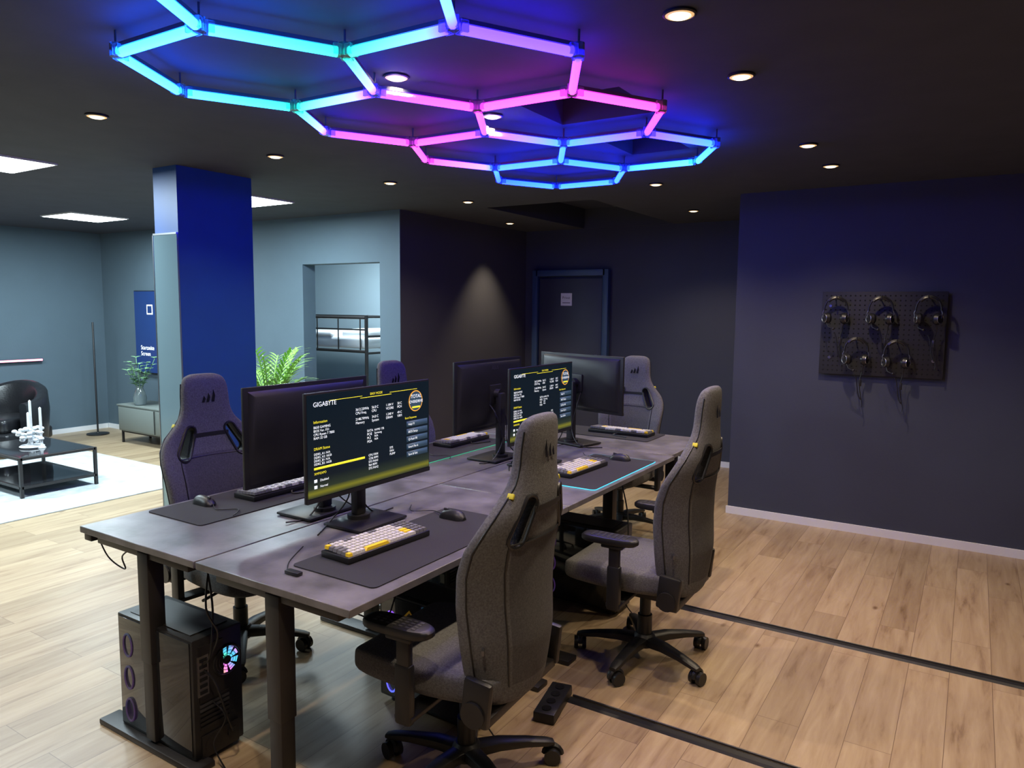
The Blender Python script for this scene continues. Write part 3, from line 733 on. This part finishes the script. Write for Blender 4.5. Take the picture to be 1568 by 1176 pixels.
g=grp('potted_greenery',(-8.33,4.93,.464),0,1.15);b=MB()
b.lathe([(.05,0),(.06,.01),(.065,.08),(.045,.15),(.032,.18),(.038,.20),(.03,.2),(.028,.17)],'ceramic');b.done('vase',g);b=MB()
for k in range(11):
    a=k*2.4;tip=Vector((.2*math.cos(a)*(.4+.6*random.random()),.2*math.sin(a)*(.4+.6*random.random()),.36+.16*random.random()))
    st_=[Vector((0,0,.12)).lerp(tip,t) for t in np.linspace(0,1,6)];b.tube(st_,.003,'leaf',5)
    for q in st_[2:]:
        for s_ in(-1,1,0): 
            a2=random.random()*6.28;leafquad(b,q,Vector((math.cos(a2),math.sin(a2),.5)),.075,.02,'leaf')
b.done('stems',g)
g=grp('floor_lamp',(-9.37,4.97,0));b=MB();b.lathe([(.13,0),(.13,.015),(.02,.02),(.011,.03),(.011,1.42),(.008,1.425)],'black');b.done('pole',g)
g=grp('advertising_display',(-8.68,YL-.03,1.31));b=MB();b.box((0,0,0),(.64,.04,1.03),'black',bev=.005);b.done('housing',g)
bluescr=mat('blue_screen',(.01,.03,.12),.3,emit=(.01,.03,.12),es=.4)
b=MB();b.box((0,-.022,0),(.62,.003,1.01),bluescr);b.box((.02,-.0245,.28),(.12,.002,.12),'txtw');b.box((.02,-.026,.28),(.09,.002,.09),bluescr);b.done('panel',g)
text('Startseite\nScreen',.075,'txtw',(-.2,-.0255,-.22),(PI/2,0,0),g,'LEFT','display_text')
g=grp('wall_light_bar',(XL+.03,3.3,.96));b=MB();b.box((0,0,0),(.03,2.5,.03),'gunmetal');b.box((.018,0,0),(.008,2.48,.022),'red_led');b.done('bar',g)
# palm
g=grp('potted_palm',(-5.55,4.55,0),0,1.28);b=MB()
b.lathe([(.12,0),(.15,.02),(.18,.3),(.17,.31),(.16,.28),(.0,.27)],'white');b.done('pot',g);b=MB()
for k in range(20):
    a=k*2.4+.3;L=.58+.2*random.random();el=1.15+.3*random.random()
    st_=[]
    for t in np.linspace(0,1,10):
        r=L*t*math.cos(el)*.7+.11*t*t;z=.28+L*1.2*t*math.sin(el)-.2*t*t*t
        st_.append(Vector((r*math.cos(a),r*math.sin(a),z)))
    b.tube(st_,.005,'palm',5)
    for i in range(3,10):
        d=(st_[i]-st_[i-1]).normalized();sd=d.cross(Vector((0,0,1))).normalized()
        for s_ in(-1,1):
            for e_ in(0,.5): leafquad(b,st_[i-1].lerp(st_[i],e_),d*.8+sd*s_*.7,.15*(1-.05*abs(i-6)),.009,'palm',.25)
b.done('fronds',g)
# bunk bed
g=grp('bunk_bed',(-6.98,6.85,0));b=MB();bx0,bx1,by0,by1=-1.0,.90,-.45,.45
for x in(bx0,bx1):
    for y in(by0,by1): b.cyl((x,y,0),(x,y,1.55),.022,'steel',seg=12)
    for z in(.35,.7,1.1,1.3,1.53): b.cyl((x,by0,z),(x,by1,z),.014,'steel',seg=8)
for y in(by0,by1):
    for z in(.35,1.12,1.52): b.cyl((bx0,y,z),(bx1,y,z),.018,'steel',seg=8)
b.cyl((bx0,by0,1.38),(bx1,by0,1.38),.010,'steel',seg=8)
for x in np.linspace(bx0+.35,bx1-.1,5): b.cyl((x,by0,1.12),(x,by0,1.52),.008,'steel',seg=8)
b.done('frame',g);b=MB()
for z in(.43,1.22):
    b.box((-.05,0,z),(1.82,.84,.14),'bed',bev=.04,seg=3);b.box((.6,0,z+.1),(.45,.7,.12),'bed',bev=.05,seg=3)
    b.box((-.3,0,z+.09),(1.2,.88,.06),'bed',bev=.03,seg=3)
b.done('bedding',g)
# ------------------------------------------------------------------ world, camera
w=bpy.data.worlds.new('w');SC.world=w;w.use_nodes=True;w.node_tree.nodes['Background'].inputs[0].default_value=(.2,.25,.4,1);w.node_tree.nodes['Background'].inputs[1].default_value=.02
cd=bpy.data.cameras.new('camera');cd.lens=1119.76/1568*36;cd.sensor_width=36;cd.clip_start=.05
co=bpy.data.objects.new('camera',cd);COL.objects.link(co);co.location=(0,0,1.66)
co.matrix_world=Matrix.Translation((0,0,1.66))@Matrix.Rotation(.5629,4,'Z')@Matrix.Rotation(PI/2-.1042,4,'X')@Matrix.Rotation(.0099,4,'Z')
SC.camera=co
